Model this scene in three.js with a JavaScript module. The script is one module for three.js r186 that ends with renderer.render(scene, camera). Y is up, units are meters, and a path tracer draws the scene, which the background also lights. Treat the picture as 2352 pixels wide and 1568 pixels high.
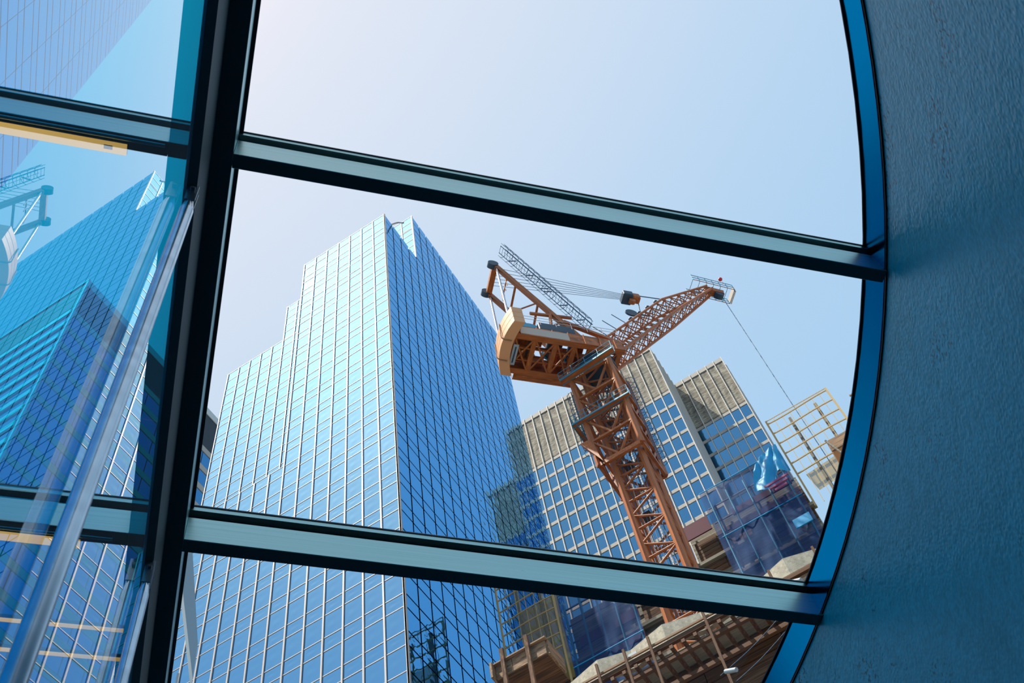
import * as THREE from 'three';
import { mergeGeometries } from 'three/addons/utils/BufferGeometryUtils.js';
import { RoundedBoxGeometry } from 'three/addons/geometries/RoundedBoxGeometry.js';
import { RectAreaLightUniformsLib } from 'three/addons/lights/RectAreaLightUniformsLib.js';

// ------------------------------------------------------------------ camera, sky, sun, exposure
const V3 = (x, y, z) => new THREE.Vector3(x, y, z);
const EYE = 1.6, S = Math.SQRT1_2, FOCAL = 2601.6;
const FWD = V3(0.20972721, 0.87730675, -0.43167971), UP = V3(-0.1490054, 0.4650195, 0.87267076), RIGHT = V3(0.96633943, -0.11870019, 0.22825068);
const scene = new THREE.Scene();
const camera = new THREE.PerspectiveCamera(THREE.MathUtils.radToDeg(2 * Math.atan(784 / FOCAL)), 1.5, 0.05, 2000);
camera.position.set(0, EYE, 0);
camera.quaternion.setFromRotationMatrix(new THREE.Matrix4().makeBasis(RIGHT, UP, FWD.clone().negate()));
camera.focus = 12; camera.userData.fStop = 9;

const SUN = V3(-0.3947, 0.9188, -0.0076).normalize();
{ // hazy summer sky: pale, with the wide bright aureole of the sun; its warm core is boosted to whiten the tower front's reflection
  const W = 1024, Hh = 512, data = new Float32Array(W * Hh * 4);
  for (let r = 0; r < Hh; r++) {
    const el = ((r + 0.5) / Hh - 0.5) * Math.PI, y = Math.sin(el), c = Math.cos(el);
    for (let k = 0; k < W; k++) {
      const az = ((k + 0.5) / W - 0.5) * 2 * Math.PI, x = Math.cos(az) * c, z = Math.sin(az) * c;
      const g = Math.acos(THREE.MathUtils.clamp(x * SUN.x + y * SUN.y + z * SUN.z, -1, 1)) * 180 / Math.PI;
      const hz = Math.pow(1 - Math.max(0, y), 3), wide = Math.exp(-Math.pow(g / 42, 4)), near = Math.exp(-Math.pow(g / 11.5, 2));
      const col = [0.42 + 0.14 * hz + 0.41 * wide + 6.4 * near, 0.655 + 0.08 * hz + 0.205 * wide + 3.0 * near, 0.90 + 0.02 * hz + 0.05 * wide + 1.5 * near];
      const o = (r * W + k) * 4, f = y < 0 ? 0.25 : 1;
      data[o] = col[0] * f; data[o + 1] = col[1] * f; data[o + 2] = col[2] * f; data[o + 3] = 1;
    }
  }
  const t = new THREE.DataTexture(data, W, Hh, THREE.RGBAFormat, THREE.FloatType);
  t.mapping = THREE.EquirectangularReflectionMapping; t.magFilter = THREE.LinearFilter; t.needsUpdate = true;
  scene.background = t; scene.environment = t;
}
const sun = new THREE.DirectionalLight(new THREE.Color(1.0, 0.93, 0.80), 6.5);
sun.position.copy(SUN).multiplyScalar(300); sun.castShadow = true;
Object.assign(sun.shadow.camera, { left: -200, right: 200, top: 200, bottom: -200, near: 1, far: 700 });
sun.shadow.mapSize.set(4096, 4096);
scene.add(sun, sun.target);
RectAreaLightUniformsLib.init();
const renderer = new THREE.WebGLRenderer({ antialias: true });
renderer.toneMapping = THREE.LinearToneMapping; renderer.toneMappingExposure = 1.0;
renderer.shadowMap.enabled = true;

// ------------------------------------------------------------------ helpers
let seed = 7;
const rnd = () => { seed = (seed * 1664525 + 1013904223) >>> 0; return seed / 4294967296; };
const rr = (a, b) => a + (b - a) * rnd();
function ray(px, py) { return RIGHT.clone().multiplyScalar(px - 1176).addScaledVector(UP, 784 - py).addScaledVector(FWD, FOCAL).normalize(); }
function onZ(px, py, z) { const d = ray(px, py); return d.multiplyScalar(z / d.z).add(V3(0, EYE, 0)); }            // on a vertical plane across the hall
function onY(px, py, h) { const d = ray(px, py); return d.multiplyScalar(h / d.y).add(V3(0, EYE, 0)); }            // on a level h above the eye
// street grid, turned 45 degrees to the hall: a runs along one street, b along the other, h is height above the eye
const grid = (a, b, h) => V3(S * (b - a), h + EYE, -S * (a + b));
function project(p) { const d = p.clone().sub(camera.position), w = d.dot(FWD); return [1176 + FOCAL * d.dot(RIGHT) / w, 784 - FOCAL * d.dot(UP) / w, w]; }
const used = new Map();
const numbered = (n) => { const k = used.get(n) ?? 0; used.set(n, k + 1); return k ? `${n}_${String(k).padStart(3, '0')}` : n; };
const sub = (t, name) => { const g = new THREE.Group(); g.name = name; t.add(g); return g; }; // a part made of several pieces
const UNIT = new THREE.BoxGeometry(1, 1, 1);
const CYL = new THREE.CylinderGeometry(1, 1, 1, 8, 1), CYL24 = new THREE.CylinderGeometry(1, 1, 1, 24, 1), CYL5 = new THREE.CylinderGeometry(1, 1, 1, 5, 1);
function add(name, geo, mat, parent) {
  const m = new THREE.Mesh(geo, mat); m.name = parent === scene ? numbered(name) : name; m.castShadow = m.receiveShadow = true; parent.add(m); return m;
}
function thing(name, label, category, pos, turn = 0, group) {
  const g = new THREE.Group(); g.name = numbered(name); g.position.copy(pos); g.rotation.y = turn; g.userData = { label, category };
  if (group) g.userData.group = group;
  scene.add(g); return g;
}
function structure(name, label) { const g = new THREE.Group(); g.name = numbered(name); g.userData = { label, kind: 'structure' }; scene.add(g); return g; }
function box(name, parent, mat, x, y, z, w, h, d) { const m = add(name, UNIT, mat, parent); m.position.set(x, y, z); m.scale.set(w, h, d); return m; }
const span = (name, parent, mat, x0, x1, y0, y1, z0, z1) => box(name, parent, mat, (x0 + x1) / 2, (y0 + y1) / 2, (z0 + z1) / 2, Math.abs(x1 - x0), Math.abs(y1 - y0), Math.abs(z1 - z0));
const YUP = V3(0, 1, 0);
function barMatrix(a, b, r, r2 = r) {
  const d = b.clone().sub(a), q = new THREE.Quaternion().setFromUnitVectors(YUP, d.clone().normalize());
  return new THREE.Matrix4().compose(a.clone().add(b).multiplyScalar(0.5), q, V3(r, d.length(), r2));
}
function bar(name, parent, mat, a, b, r, geo = CYL) { const m = add(name, geo, mat, parent); barMatrix(a, b, r).decompose(m.position, m.quaternion, m.scale); return m; }
function beam(name, parent, mat, a, b, w, h) { // rectangular member, h measured upward
  const d = b.clone().sub(a), z = d.clone().normalize(), x = V3(0, 1, 0).cross(z); if (x.length() < 1e-4) x.set(1, 0, 0); x.normalize();
  const y = z.clone().cross(x), m = add(name, UNIT, mat, parent);
  m.position.copy(a).add(b).multiplyScalar(0.5); m.quaternion.setFromRotationMatrix(new THREE.Matrix4().makeBasis(x, y, z)); m.scale.set(w, h, d.length()); return m;
}
function mergedBars(name, parent, mat, list, geo = CYL5, stuff = true) {
  if (!list.length) return null;
  const m = add(name, mergeGeometries(list.map(([a, b, r]) => geo.clone().applyMatrix4(barMatrix(a, b, r)))), mat, parent);
  if (stuff) m.userData.kind = 'stuff'; return m;
}
function wire(name, parent, mat, pts, r) { return add(name, new THREE.TubeGeometry(new THREE.CatmullRomCurve3(pts), 24, r, 5), mat, parent); }
// value noise, wrapping with period n
function noiseField(n, seed0) { let s = seed0; const a = new Float32Array(n * n); for (let i = 0; i < n * n; i++) { s = (s * 1664525 + 1013904223) >>> 0; a[i] = s / 4294967296; } return (x, y) => {
  const xi = Math.floor(x), yi = Math.floor(y), u = x - xi, v = y - yi, f = (t) => t * t * (3 - 2 * t), w = (k) => ((k % n) + n) % n;
  const A = a[w(yi) * n + w(xi)], B = a[w(yi) * n + w(xi + 1)], C = a[w(yi + 1) * n + w(xi)], D = a[w(yi + 1) * n + w(xi + 1)];
  return (A + (B - A) * f(u)) * (1 - f(v)) + (C + (D - C) * f(u)) * f(v); }; }
function texture(n, fn, srgb = true) {
  const d = new Uint8Array(n * n * 4);
  for (let y = 0; y < n; y++) for (let x = 0; x < n; x++) { const c = fn(x / n, y / n); for (let k = 0; k < 3; k++) d[(y * n + x) * 4 + k] = THREE.MathUtils.clamp(Math.round(c[k] * 255), 0, 255); d[(y * n + x) * 4 + 3] = 255; }
  const t = new THREE.DataTexture(d, n, n); t.wrapS = t.wrapT = THREE.RepeatWrapping; t.magFilter = THREE.LinearFilter; if (srgb) t.colorSpace = THREE.SRGBColorSpace; t.needsUpdate = true; return t;
}
const lin = (r, g, b) => new THREE.Color().setRGB(r, g, b);
const M = (o) => new THREE.MeshPhysicalMaterial({ side: THREE.DoubleSide, ...o });

// ------------------------------------------------------------------ materials
// wrapping value noise: fx by fy cells over the unit square
const cell = (x, y, k) => { let h = Math.imul(x, 374761393) + Math.imul(y, 668265263) + Math.imul(k, 2246822519); h = Math.imul(h ^ (h >>> 13), 1274126177); return ((h ^ (h >>> 16)) >>> 0) / 4294967296; };
function tn(u, v, fx, fy, k) { const x = u * fx, y = v * fy, xi = Math.floor(x), yi = Math.floor(y), f = (t) => t * t * (3 - 2 * t), a = f(x - xi), b = f(y - yi), X = (q) => ((q % fx) + fx) % fx, Y = (q) => ((q % fy) + fy) % fy;
  return (cell(X(xi), Y(yi), k) * (1 - a) + cell(X(xi + 1), Y(yi), k) * a) * (1 - b) + (cell(X(xi), Y(yi + 1), k) * (1 - a) + cell(X(xi + 1), Y(yi + 1), k) * a) * b; }
const sm = THREE.MathUtils.smoothstep;
const plasterMap = texture(1024, (u, v) => { // grey-blue polished plaster: fine grain, pits gathered in patches
  const patch = tn(u, v, 5, 5, 1) * 0.45 + tn(u, v, 13, 13, 2) * 0.35 + tn(u, v, 37, 37, 3) * 0.2, grain = tn(u, v, 300, 300, 4);
  const pit = sm(patch, 0.50, 0.68) * sm(grain, 0.60, 0.85) * 0.42, k = 0.84 + 0.16 * (patch - 0.5) + 0.10 * (grain - 0.5) + 0.05 * (tn(u, v, 90, 90, 5) - 0.5) - pit;
  return [k, k, k];
});
const plasterBump = texture(1024, (u, v) => { const k = 0.5 * tn(u, v, 300, 300, 6) + 0.3 * tn(u, v, 120, 120, 7) + 0.2 * tn(u, v, 40, 40, 8); return [k, k, k]; }, false);
const metalGrain = texture(512, (u, v) => { const k = 0.90 + 0.10 * tn(u, v, 3, 160, 9) - 0.12 * sm(tn(u, v, 90, 90, 10), 0.93, 1); return [k, k, k]; });
const concreteMap = texture(512, (u, v) => { // weathered concrete with streaks running across each panel
  const k = 0.66 + 0.34 * (tn(u, v, 3, 90, 11) - 0.5) + 0.26 * (tn(u, v, 2, 24, 12) - 0.5) + 0.10 * (tn(u, v, 128, 128, 13) - 0.5) + 0.16 * (tn(u, v, 3, 3, 14) - 0.5); return [k, k * 0.985, k * 0.91];
});
const slabMap = texture(512, (u, v) => { const k = 0.72 + 0.16 * (tn(u, v, 6, 6, 15) - 0.5) + 0.12 * (tn(u, v, 40, 40, 16) - 0.5) + 0.12 * (tn(u, v, 170, 170, 17) - 0.5); return [k, k * 0.98, k * 0.90]; });
const rustMap = texture(256, (u, v) => { const k = 0.74 + 0.26 * (tn(u, v, 40, 6, 18) - 0.5) + 0.2 * (tn(u, v, 12, 12, 19) - 0.5); return [k, k * 0.98, k * 0.95]; });
const woodMap = texture(256, (u, v) => { const k = 0.7 + 0.4 * (tn(u, v, 3, 40, 20) - 0.5) + 0.2 * (tn(u, v, 6, 90, 21) - 0.5); return [k, k * 0.93, k * 0.85]; });
const waveBump = texture(256, (u, v) => { const k = 0.6 * tn(u, v, 3, 3, 22) + 0.4 * tn(u, v, 5, 5, 23); return [k, k, k]; }, false);

const mat = {
  plaster: M({ color: lin(0.045, 0.82, 1.0), map: plasterMap, roughness: 0.38, bumpMap: plasterBump, bumpScale: 0.003, specularIntensity: 0.8, specularColor: lin(0.1, 0.7, 0.95) }),
  frame: M({ color: lin(0.40, 0.60, 0.57), map: metalGrain, metalness: 1, roughness: 0.36 }),
  rim: M({ color: lin(0.01, 0.20, 0.40), metalness: 1, roughness: 0.16, specularColor: lin(0.35, 0.6, 0.8) }),
  beamShadePaint: M({ color: lin(0.075, 0.088, 0.088), roughness: 0.6, specularIntensity: 0.35 }),  // dark rib paint; on the undersides it stands for shade on bare metal
  gasket: M({ color: lin(0.012, 0.014, 0.017), roughness: 0.55 }),
  sealant: M({ color: lin(0.72, 0.72, 0.72), roughness: 0.6 }),
  steel: M({ color: lin(0.60, 0.64, 0.68), map: metalGrain, metalness: 1, roughness: 0.24 }),
  darkSteel: M({ color: lin(0.10, 0.11, 0.12), metalness: 0.8, roughness: 0.45 }),
  floor: M({ color: lin(0.06, 0.062, 0.06), roughness: 0.6 }),
  ground: M({ color: lin(0.24, 0.23, 0.22), roughness: 0.9 }),
  clear: M({ color: lin(0.985, 0.992, 1), transmission: 1, roughness: 0, ior: 1.45, thickness: 0 }),
  blueGlass: M({ color: lin(0.0, 0.63, 1.0), transmission: 1, roughness: 0, ior: 1.4, thickness: 0 }),
  wallGlass: M({ color: lin(0.96, 0.98, 1.0), transmission: 1, roughness: 0, metalness: 0.15, ior: 2.0, thickness: 0 }),
  lampWhite: M({ color: lin(0.5, 0.4, 0.2), emissive: lin(1.0, 0.62, 0.14), emissiveIntensity: 0.9, roughness: 0.5 }),
  lampText: M({ color: lin(0.25, 0.2, 0.1), roughness: 0.8 }),
  towerGlass: M({ color: lin(0.12, 0.345, 0.62), metalness: 1, roughness: 0.02, specularColor: lin(0.58, 0.82, 1.0), bumpMap: waveBump, bumpScale: 0.006 }),
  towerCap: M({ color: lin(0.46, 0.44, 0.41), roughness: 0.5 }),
  towerShade: M({ color: lin(0.004, 0.012, 0.022), roughness: 0.9, specularIntensity: 0.3 }),  // near-black core; in the side-face gaps it paints mullions in shade
  white: M({ color: lin(0.8, 0.8, 0.78), roughness: 0.5 }),
  fin: M({ color: lin(0.66, 0.64, 0.58), roughness: 0.7 }),
  spandrel: M({ color: lin(0.44, 0.42, 0.37), roughness: 0.75 }),
  concrete: M({ color: lin(0.62, 0.60, 0.55), map: concreteMap, roughness: 0.85 }),
  slabConcrete: M({ color: lin(1.0, 0.98, 0.90), map: slabMap, roughness: 0.85 }),
  darkBody: M({ color: lin(0.016, 0.034, 0.046), roughness: 0.7 }),
  window: M({ color: lin(0.07, 0.23, 0.43), metalness: 1, roughness: 0.06, specularColor: lin(0.6, 0.8, 1), bumpMap: waveBump, bumpScale: 0.003 }),
  darkWindow: M({ color: lin(0.03, 0.16, 0.24), metalness: 1, roughness: 0.1, specularColor: lin(0.5, 0.7, 0.8) }),
  facadeGlass: M({ color: lin(0.22, 0.58, 0.85), metalness: 1, roughness: 0.12 }),
  facadeJoint: M({ color: lin(0.05, 0.14, 0.24), roughness: 0.8 }),
  stripe: M({ color: lin(0.62, 0.66, 0.64), roughness: 0.6 }),
  orange: M({ color: lin(0.78, 0.245, 0.05), map: rustMap, roughness: 0.55 }),
  peach: M({ color: lin(0.80, 0.42, 0.20), roughness: 0.6 }),
  board: M({ color: lin(0.56, 0.50, 0.42), roughness: 0.7 }),
  walkBlue: M({ color: lin(0.06, 0.34, 0.50), metalness: 0.2, roughness: 0.5 }),
  cable: M({ color: lin(0.05, 0.14, 0.24), roughness: 0.6 }),
  machine: M({ color: lin(0.03, 0.07, 0.11), roughness: 0.5 }),
  red: M({ color: lin(0.70, 0.03, 0.05), roughness: 0.5 }),
  net: M({ color: lin(0.0, 0.06, 0.22), roughness: 0.9, transparent: true, opacity: 0.6 }),
  tarp: M({ color: lin(0.01, 0.42, 0.78), roughness: 0.55 }),
  tarpPink: M({ color: lin(0.35, 0.09, 0.22), roughness: 0.7 }),
  yellowSteel: M({ color: lin(0.60, 0.42, 0.16), roughness: 0.7 }),
  mesh: M({ color: lin(0.42, 0.30, 0.05), roughness: 0.8, transparent: true, opacity: 0.75 }),
  timber: M({ color: lin(0.33, 0.18, 0.09), map: woodMap, roughness: 0.8 }),
  timberLight: M({ color: lin(0.72, 0.52, 0.34), map: woodMap, roughness: 0.8 }),
  brick: M({ color: lin(0.36, 0.23, 0.15), map: woodMap, roughness: 0.9 }),
  redBand: M({ color: lin(0.11, 0.022, 0.045), roughness: 0.8 }),
  greyPanel: M({ color: lin(0.38, 0.48, 0.52), roughness: 0.5 }),
};

// ------------------------------------------------------------------ the hall: drum wall, floor, roof edge
const GL = 6.6, CX = -3.471, CZ = -4.118, CR = 6.771, BEAM_L = -0.44, BEAM_R = -0.253;
const rimX = (z, r = CR, side = 1) => CX + side * Math.sqrt(Math.max(0, r * r - (z - CZ) * (z - CZ)));
function ring(profile, n = 180, uvScale = 1) { // closed profile [r, y] swept round the drum's axis; uv in metres
  const pos = [], uv = [], idx = [], m = profile.length; let run = 0; const acc = [0];
  for (let j = 1; j < m; j++) { run += Math.hypot(profile[j][0] - profile[j - 1][0], profile[j][1] - profile[j - 1][1]); acc.push(run); }
  for (let i = 0; i <= n; i++) { const t = i / n * Math.PI * 2; for (let j = 0; j < m; j++) { pos.push(CX + Math.cos(t) * profile[j][0], profile[j][1], CZ + Math.sin(t) * profile[j][0]); uv.push(t * CR * uvScale, acc[j] * uvScale); } }
  for (let i = 0; i < n; i++) for (let j = 0; j < m - 1; j++) { const a = i * m + j, b = a + m; idx.push(a, a + 1, b, b, a + 1, b + 1); }
  const g = new THREE.BufferGeometry(); g.setAttribute('position', new THREE.Float32BufferAttribute(pos, 3)); g.setAttribute('uv', new THREE.Float32BufferAttribute(uv, 2)); g.setIndex(idx);
  const f = g.toNonIndexed(); f.computeVertexNormals(); return f;
}
function smoothRing(r, y0, y1, n = 240, uvScale = 1) { // one smooth inner face
  const pos = [], uv = [], nor = [], idx = [], K = 12;
  for (let i = 0; i <= n; i++) { const t = i / n * Math.PI * 2; for (let j = 0; j <= K; j++) { const y = y0 + (y1 - y0) * j / K; pos.push(CX + Math.cos(t) * r, y, CZ + Math.sin(t) * r); nor.push(-Math.cos(t), 0, -Math.sin(t)); uv.push(t * r * uvScale, y * uvScale); } }
  for (let i = 0; i < n; i++) for (let j = 0; j < K; j++) { const a = i * (K + 1) + j, b = a + K + 1; idx.push(a, b, a + 1, b, b + 1, a + 1); }
  const g = new THREE.BufferGeometry(); g.setAttribute('position', new THREE.Float32BufferAttribute(pos, 3)); g.setAttribute('normal', new THREE.Float32BufferAttribute(nor, 3)); g.setAttribute('uv', new THREE.Float32BufferAttribute(uv, 2)); g.setIndex(idx); return g;
}
{
  const wall = structure('wall_right', 'curved blue-grey polished plaster wall of the round hall');
  const inner = CR + 0.012;
  add('plaster_face', smoothRing(inner, 0, GL - 0.262, 240, 0.28), mat.plaster, wall);
  add('wall_core', ring([[inner + 0.02, 0], [inner + 0.02, GL - 0.262], [inner + 0.45, GL - 0.262], [inner + 0.45, 0]], 120), mat.floor, wall);
  const floor = structure('floor', 'dark stone floor of the round hall');
  const fl = add('floor_slab', new THREE.CylinderGeometry(CR + 0.45, CR + 0.45, 0.2, 96), mat.floor, floor); fl.position.set(CX, -0.1, CZ);
  const ceil = structure('ceiling', 'roof edge around the round skylight');
  add('roof_ring', ring([[CR + 0.06, GL - 0.262], [CR + 0.06, GL + 0.02], [CR + 1.4, GL + 0.02], [CR + 1.4, GL - 0.262], [CR + 0.06, GL - 0.262]], 120), mat.floor, ceil);
  const street = structure('ground', 'street level between the buildings');
  const gr = add('street_surface', new THREE.BoxGeometry(700, 0.4, 700), mat.ground, street); gr.position.set(0, -0.41, -120);
  const rim = structure('trim_2', 'curved blue-grey metal band around the edge of the skylight');
  add('rim_band', smoothRing(CR, GL - 0.25, GL - 0.008, 240), mat.rim, rim);
  add('rim_back', ring([[CR + 0.008, GL - 0.25], [CR + 0.055, GL - 0.25], [CR + 0.055, GL - 0.008], [CR + 0.008, GL - 0.008]], 180), mat.rim, rim);
  add('rim_gasket', ring([[CR - 0.009, GL - 0.004], [CR - 0.009, GL - 0.014], [CR + 0.004, GL - 0.014], [CR + 0.004, GL - 0.004], [CR - 0.009, GL - 0.004]], 180), mat.gasket, rim);
  add('shadow_gap', ring([[CR + 0.004, GL - 0.264], [CR + 0.004, GL - 0.25], [CR + 0.05, GL - 0.25], [CR + 0.05, GL - 0.264]], 180), mat.gasket, rim);
}
function paneGeometry(xEdge, zNear, zFar, side) {
  const pts = [], r = CR + 0.02, N = 24; pts.push([xEdge, zNear]);
  for (let i = 0; i <= N; i++) { const z = zNear + (zFar - zNear) * i / N; pts.push([rimX(z, r, side), z]); }
  pts.push([xEdge, zFar]);
  const g = new THREE.ShapeGeometry(new THREE.Shape(pts.map(([x, z]) => new THREE.Vector2(x, -z)))); g.rotateX(-Math.PI / 2); return g;
}
function glazingBar(parent, x0, z0, x1, z1, width) { // sits below the glass; its near face carries a gap and a bead
  const g = new THREE.Group(); g.name = 'glazing_bar'; parent.add(g);
  const L = Math.hypot(x1 - x0, z1 - z0); g.position.set((x0 + x1) / 2, 0, (z0 + z1) / 2); g.rotation.y = -Math.atan2(z1 - z0, x1 - x0);
  const web = add('web', new RoundedBoxGeometry(L, 0.185, width, 2, 0.003), mat.frame, g); web.position.set(0, GL - 0.275 + 0.0925, -0.018 - width / 2);
  span('soffit_shade', g, mat.beamShadePaint, -L / 2, L / 2, GL - 0.277, GL - 0.2745, -0.021, -0.015 - width);  // thin dark skin: the underside's shade painted over the same metal
  span('gap_shade', g, mat.gasket, -L / 2, L / 2, GL - 0.092, GL - 0.042, -0.05, -width);  // recessed strip, coloured near-black for the shadow in the gap
  span('glazing_bead', g, mat.frame, -L / 2, L / 2, GL - 0.042, GL - 0.010, -0.006, -width);
  span('glass_gasket', g, mat.gasket, -L / 2, L / 2, GL - 0.010, GL - 0.001, -0.002, -width);
  span('sealant_joint', g, mat.sealant, -L / 2, L / 2, GL + 0.002, GL + 0.014, -0.012, -width);
  return g;
}
const BARS = [[-1.63, -1.625, 0.066], [-3.68, -3.722, 0.080]];
{
  const sky1 = structure('window_1', 'clear round skylight crossed by two grey metal glazing bars');
  const zs = [[1.7, -1.66], [-1.66, -3.74], [-3.74, -9.9]];
  for (const [a, b] of zs) { const p = add('pane', paneGeometry(-0.24, a, b, 1), mat.clear, sky1); p.position.y = GL; }
  for (const [z0, z1, w] of BARS) glazingBar(sky1, BEAM_R + 0.001, z0, rimX(z1) + 0.012, z1, w);
  const sky3 = structure('window_3', 'blue tinted skylight panes beyond the glass screen');
  for (const [a, b] of zs) { const p = add('pane', paneGeometry(BEAM_L, a, b, -1), mat.blueGlass, sky3); p.position.y = GL; }
  for (const [z0, , w] of BARS) glazingBar(sky3, rimX(z0, CR, -1) - 0.012, z0 + (z0 < -3 ? 0.01 : -0.02), BEAM_L - 0.001, z0, w);
  const tr = structure('trim_1', 'dark metal roof beam between the two skylights');
  span('box_beam', tr, mat.frame, BEAM_L, BEAM_R, GL - 0.27, GL, 1.75, -10.0);
  span('soffit_shade', tr, mat.beamShadePaint, BEAM_L, BEAM_R - 0.002, GL - 0.278, GL - 0.27, 1.75, -10.0);  // unlit beam underside put in as a dark layer
  span('rib', tr, mat.beamShadePaint, -0.380, -0.342, GL - 0.80, GL - 0.275, 1.7, -9.95);
  span('edge_gasket', tr, mat.gasket, BEAM_R - 0.001, -0.235, GL - 0.022, GL - 0.002, 1.75, -10.0);
  const w2 = structure('window_2', 'vertical reflecting glass screen below the roof beam');
  const p = add('pane', new THREE.PlaneGeometry(11.65, GL - 0.275), mat.wallGlass, w2); p.rotation.y = Math.PI / 2; p.position.set(-0.386, (GL - 0.275) / 2, -4.12);
}
// hanger posts in front of the glass screen
function hangerPost(label, x, z, top) {
  const t = thing('hanger_post', label, 'post', V3(x, 0, z), 0, 'steel tube posts along the glass screen');
  const tube = add('tube', CYL24, mat.steel, t); tube.scale.set(0.0255, top - 0.22, 0.0255); tube.position.y = (top - 0.22) / 2;
  const cone = add('end_cone', new THREE.CylinderGeometry(0.013, 0.0255, 0.10, 24), mat.steel, t); cone.position.y = top - 0.17;
  const cl = sub(t, 'clevis'); for (const s of [-1, 1]) span('clevis_plate', cl, mat.steel, -0.02, 0.02, top - 0.15, top - 0.005, s * 0.012, s * 0.019);
  const pin = bar('pin', cl, mat.darkSteel, V3(0, top - 0.05, -0.03), V3(0, top - 0.05, 0.03), 0.010); void pin;
  span('lug', cl, mat.darkSteel, -0.022, 0.004, top - 0.09, top + 0.02, -0.010, 0.010);
  const base = add('base_plate', CYL24, mat.darkSteel, t); base.scale.set(0.045, 0.012, 0.045); base.position.y = 0.006;
}
hangerPost('shiny steel tube post hung from the roof beam beside the upper glazing bar', -0.352, -1.635, GL - 0.80);
hangerPost('steel tube post hung from the roof beam below the lower glazing bar', -0.352, -3.44, GL - 0.80);
// linear lamps in the room behind the screen
function linearLamp(label, x0, x1, y, z, w, tube) {
  const t = thing('linear_lamp', label, 'lamp', V3((x0 + x1) / 2, y, z), 0, 'yellow strip lamps behind the glass screen'), L = x1 - x0;
  span('housing', t, mat.darkSteel, -L / 2, L / 2, 0.012, 0.034, -w / 2, w / 2);
  span('diffuser', t, mat.lampWhite, -L / 2, L / 2, 0, 0.012, -w * 0.46, w * 0.46);
  if (tube) { const c = bar('conduit', t, mat.frame, V3(-L / 2, 0.012, w * 0.5 + 0.02), V3(L / 2 + 0.15, 0.012, w * 0.5 + 0.02), 0.009); void c; span('printed_label', t, mat.lampText, L / 2 - 0.09, L / 2 - 0.055, -0.0015, 0, -0.008, 0.010); }
  const l = new THREE.RectAreaLight(new THREE.Color(1, 0.75, 0.4), 1.0, L, w * 0.9); l.name = 'lamp_light'; l.position.set(0, -0.004, 0); l.rotation.x = -Math.PI / 2; t.add(l);
}
linearLamp('yellow strip lamp under the upper bar behind the glass screen', -2.6, -0.68, GL - 0.31, -1.706, 0.05, true);
linearLamp('yellow strip lamp under the lower bar behind the glass screen', -2.8, -0.74, GL - 0.31, -3.775, 0.05, true);
linearLamp('thin yellow strip lamp hung behind the glass screen, the upper of two', -3.0, -0.42, EYE + 4.0, -3.672, 0.014, false);
linearLamp('thin yellow strip lamp hung behind the glass screen, the lower of two', -3.0, -0.42, EYE + 4.0, -3.842, 0.014, false);

// ------------------------------------------------------------------ city helpers: a group whose x runs along -a, z along -b
function cityThing(name, label, category, a0, b0, group) {
  const t = thing(name, label, category, grid(a0, b0, -EYE), -Math.PI / 4, group);
  t.loc = (a, b, h) => V3(a0 - a, h + EYE, b0 - b); return t;
}
function cbox(t, name, m, a0, a1, b0, b1, h0, h1, parent = t) {
  const p = t.loc((a0 + a1) / 2, (b0 + b1) / 2, (h0 + h1) / 2); return box(name, parent, m, p.x, p.y, p.z, Math.abs(a1 - a0), Math.abs(h1 - h0), Math.abs(b1 - b0));
}
function boxMatrix(t, a0, a1, b0, b1, h0, h1, rx = 0, ry = 0) {
  return new THREE.Matrix4().compose(t.loc((a0 + a1) / 2, (b0 + b1) / 2, (h0 + h1) / 2), new THREE.Quaternion().setFromEuler(new THREE.Euler(rx, ry, 0)), V3(Math.abs(a1 - a0), Math.abs(h1 - h0), Math.abs(b1 - b0)));
}
// panels: the largest in view become parts of their own, the rest one joined part
function placePanels(t, name, m, specs, most) {
  for (const s of specs) { // s = [a0,a1,b0,b1,h0,h1]
    const c = grid((s[0] + s[1]) / 2, (s[2] + s[3]) / 2, (s[4] + s[5]) / 2), [x, y, w] = project(c);
    const d = c.clone().sub(camera.position).normalize(), faceB = Math.abs(s[3] - s[2]) < Math.abs(s[1] - s[0]);
    const n = faceB ? V3(S, 0, -S) : V3(-S, 0, -S);
    s.area = (x > 0 && x < 2352 && y > 0 && y < 1568 && w > 0) ? Math.abs(d.dot(n)) * (faceB ? Math.abs(s[1] - s[0]) : Math.abs(s[3] - s[2])) * Math.abs(s[5] - s[4]) / (w * w) : 0;
    s.m = boxMatrix(t, ...s.slice(0, 6), rr(-1, 1) * 0.004, rr(-1, 1) * 0.004);
  }
  specs.sort((p, q) => q.area - p.area);
  specs.slice(0, most).forEach((s) => { const k = add(name, UNIT, m, t); s.m.decompose(k.position, k.quaternion, k.scale); });
  const rest = specs.slice(most);
  if (rest.length) { const k = add(name + '_field', mergeGeometries(rest.map((s) => UNIT.clone().applyMatrix4(s.m))), m, t); k.userData.kind = 'stuff'; }
}

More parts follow.
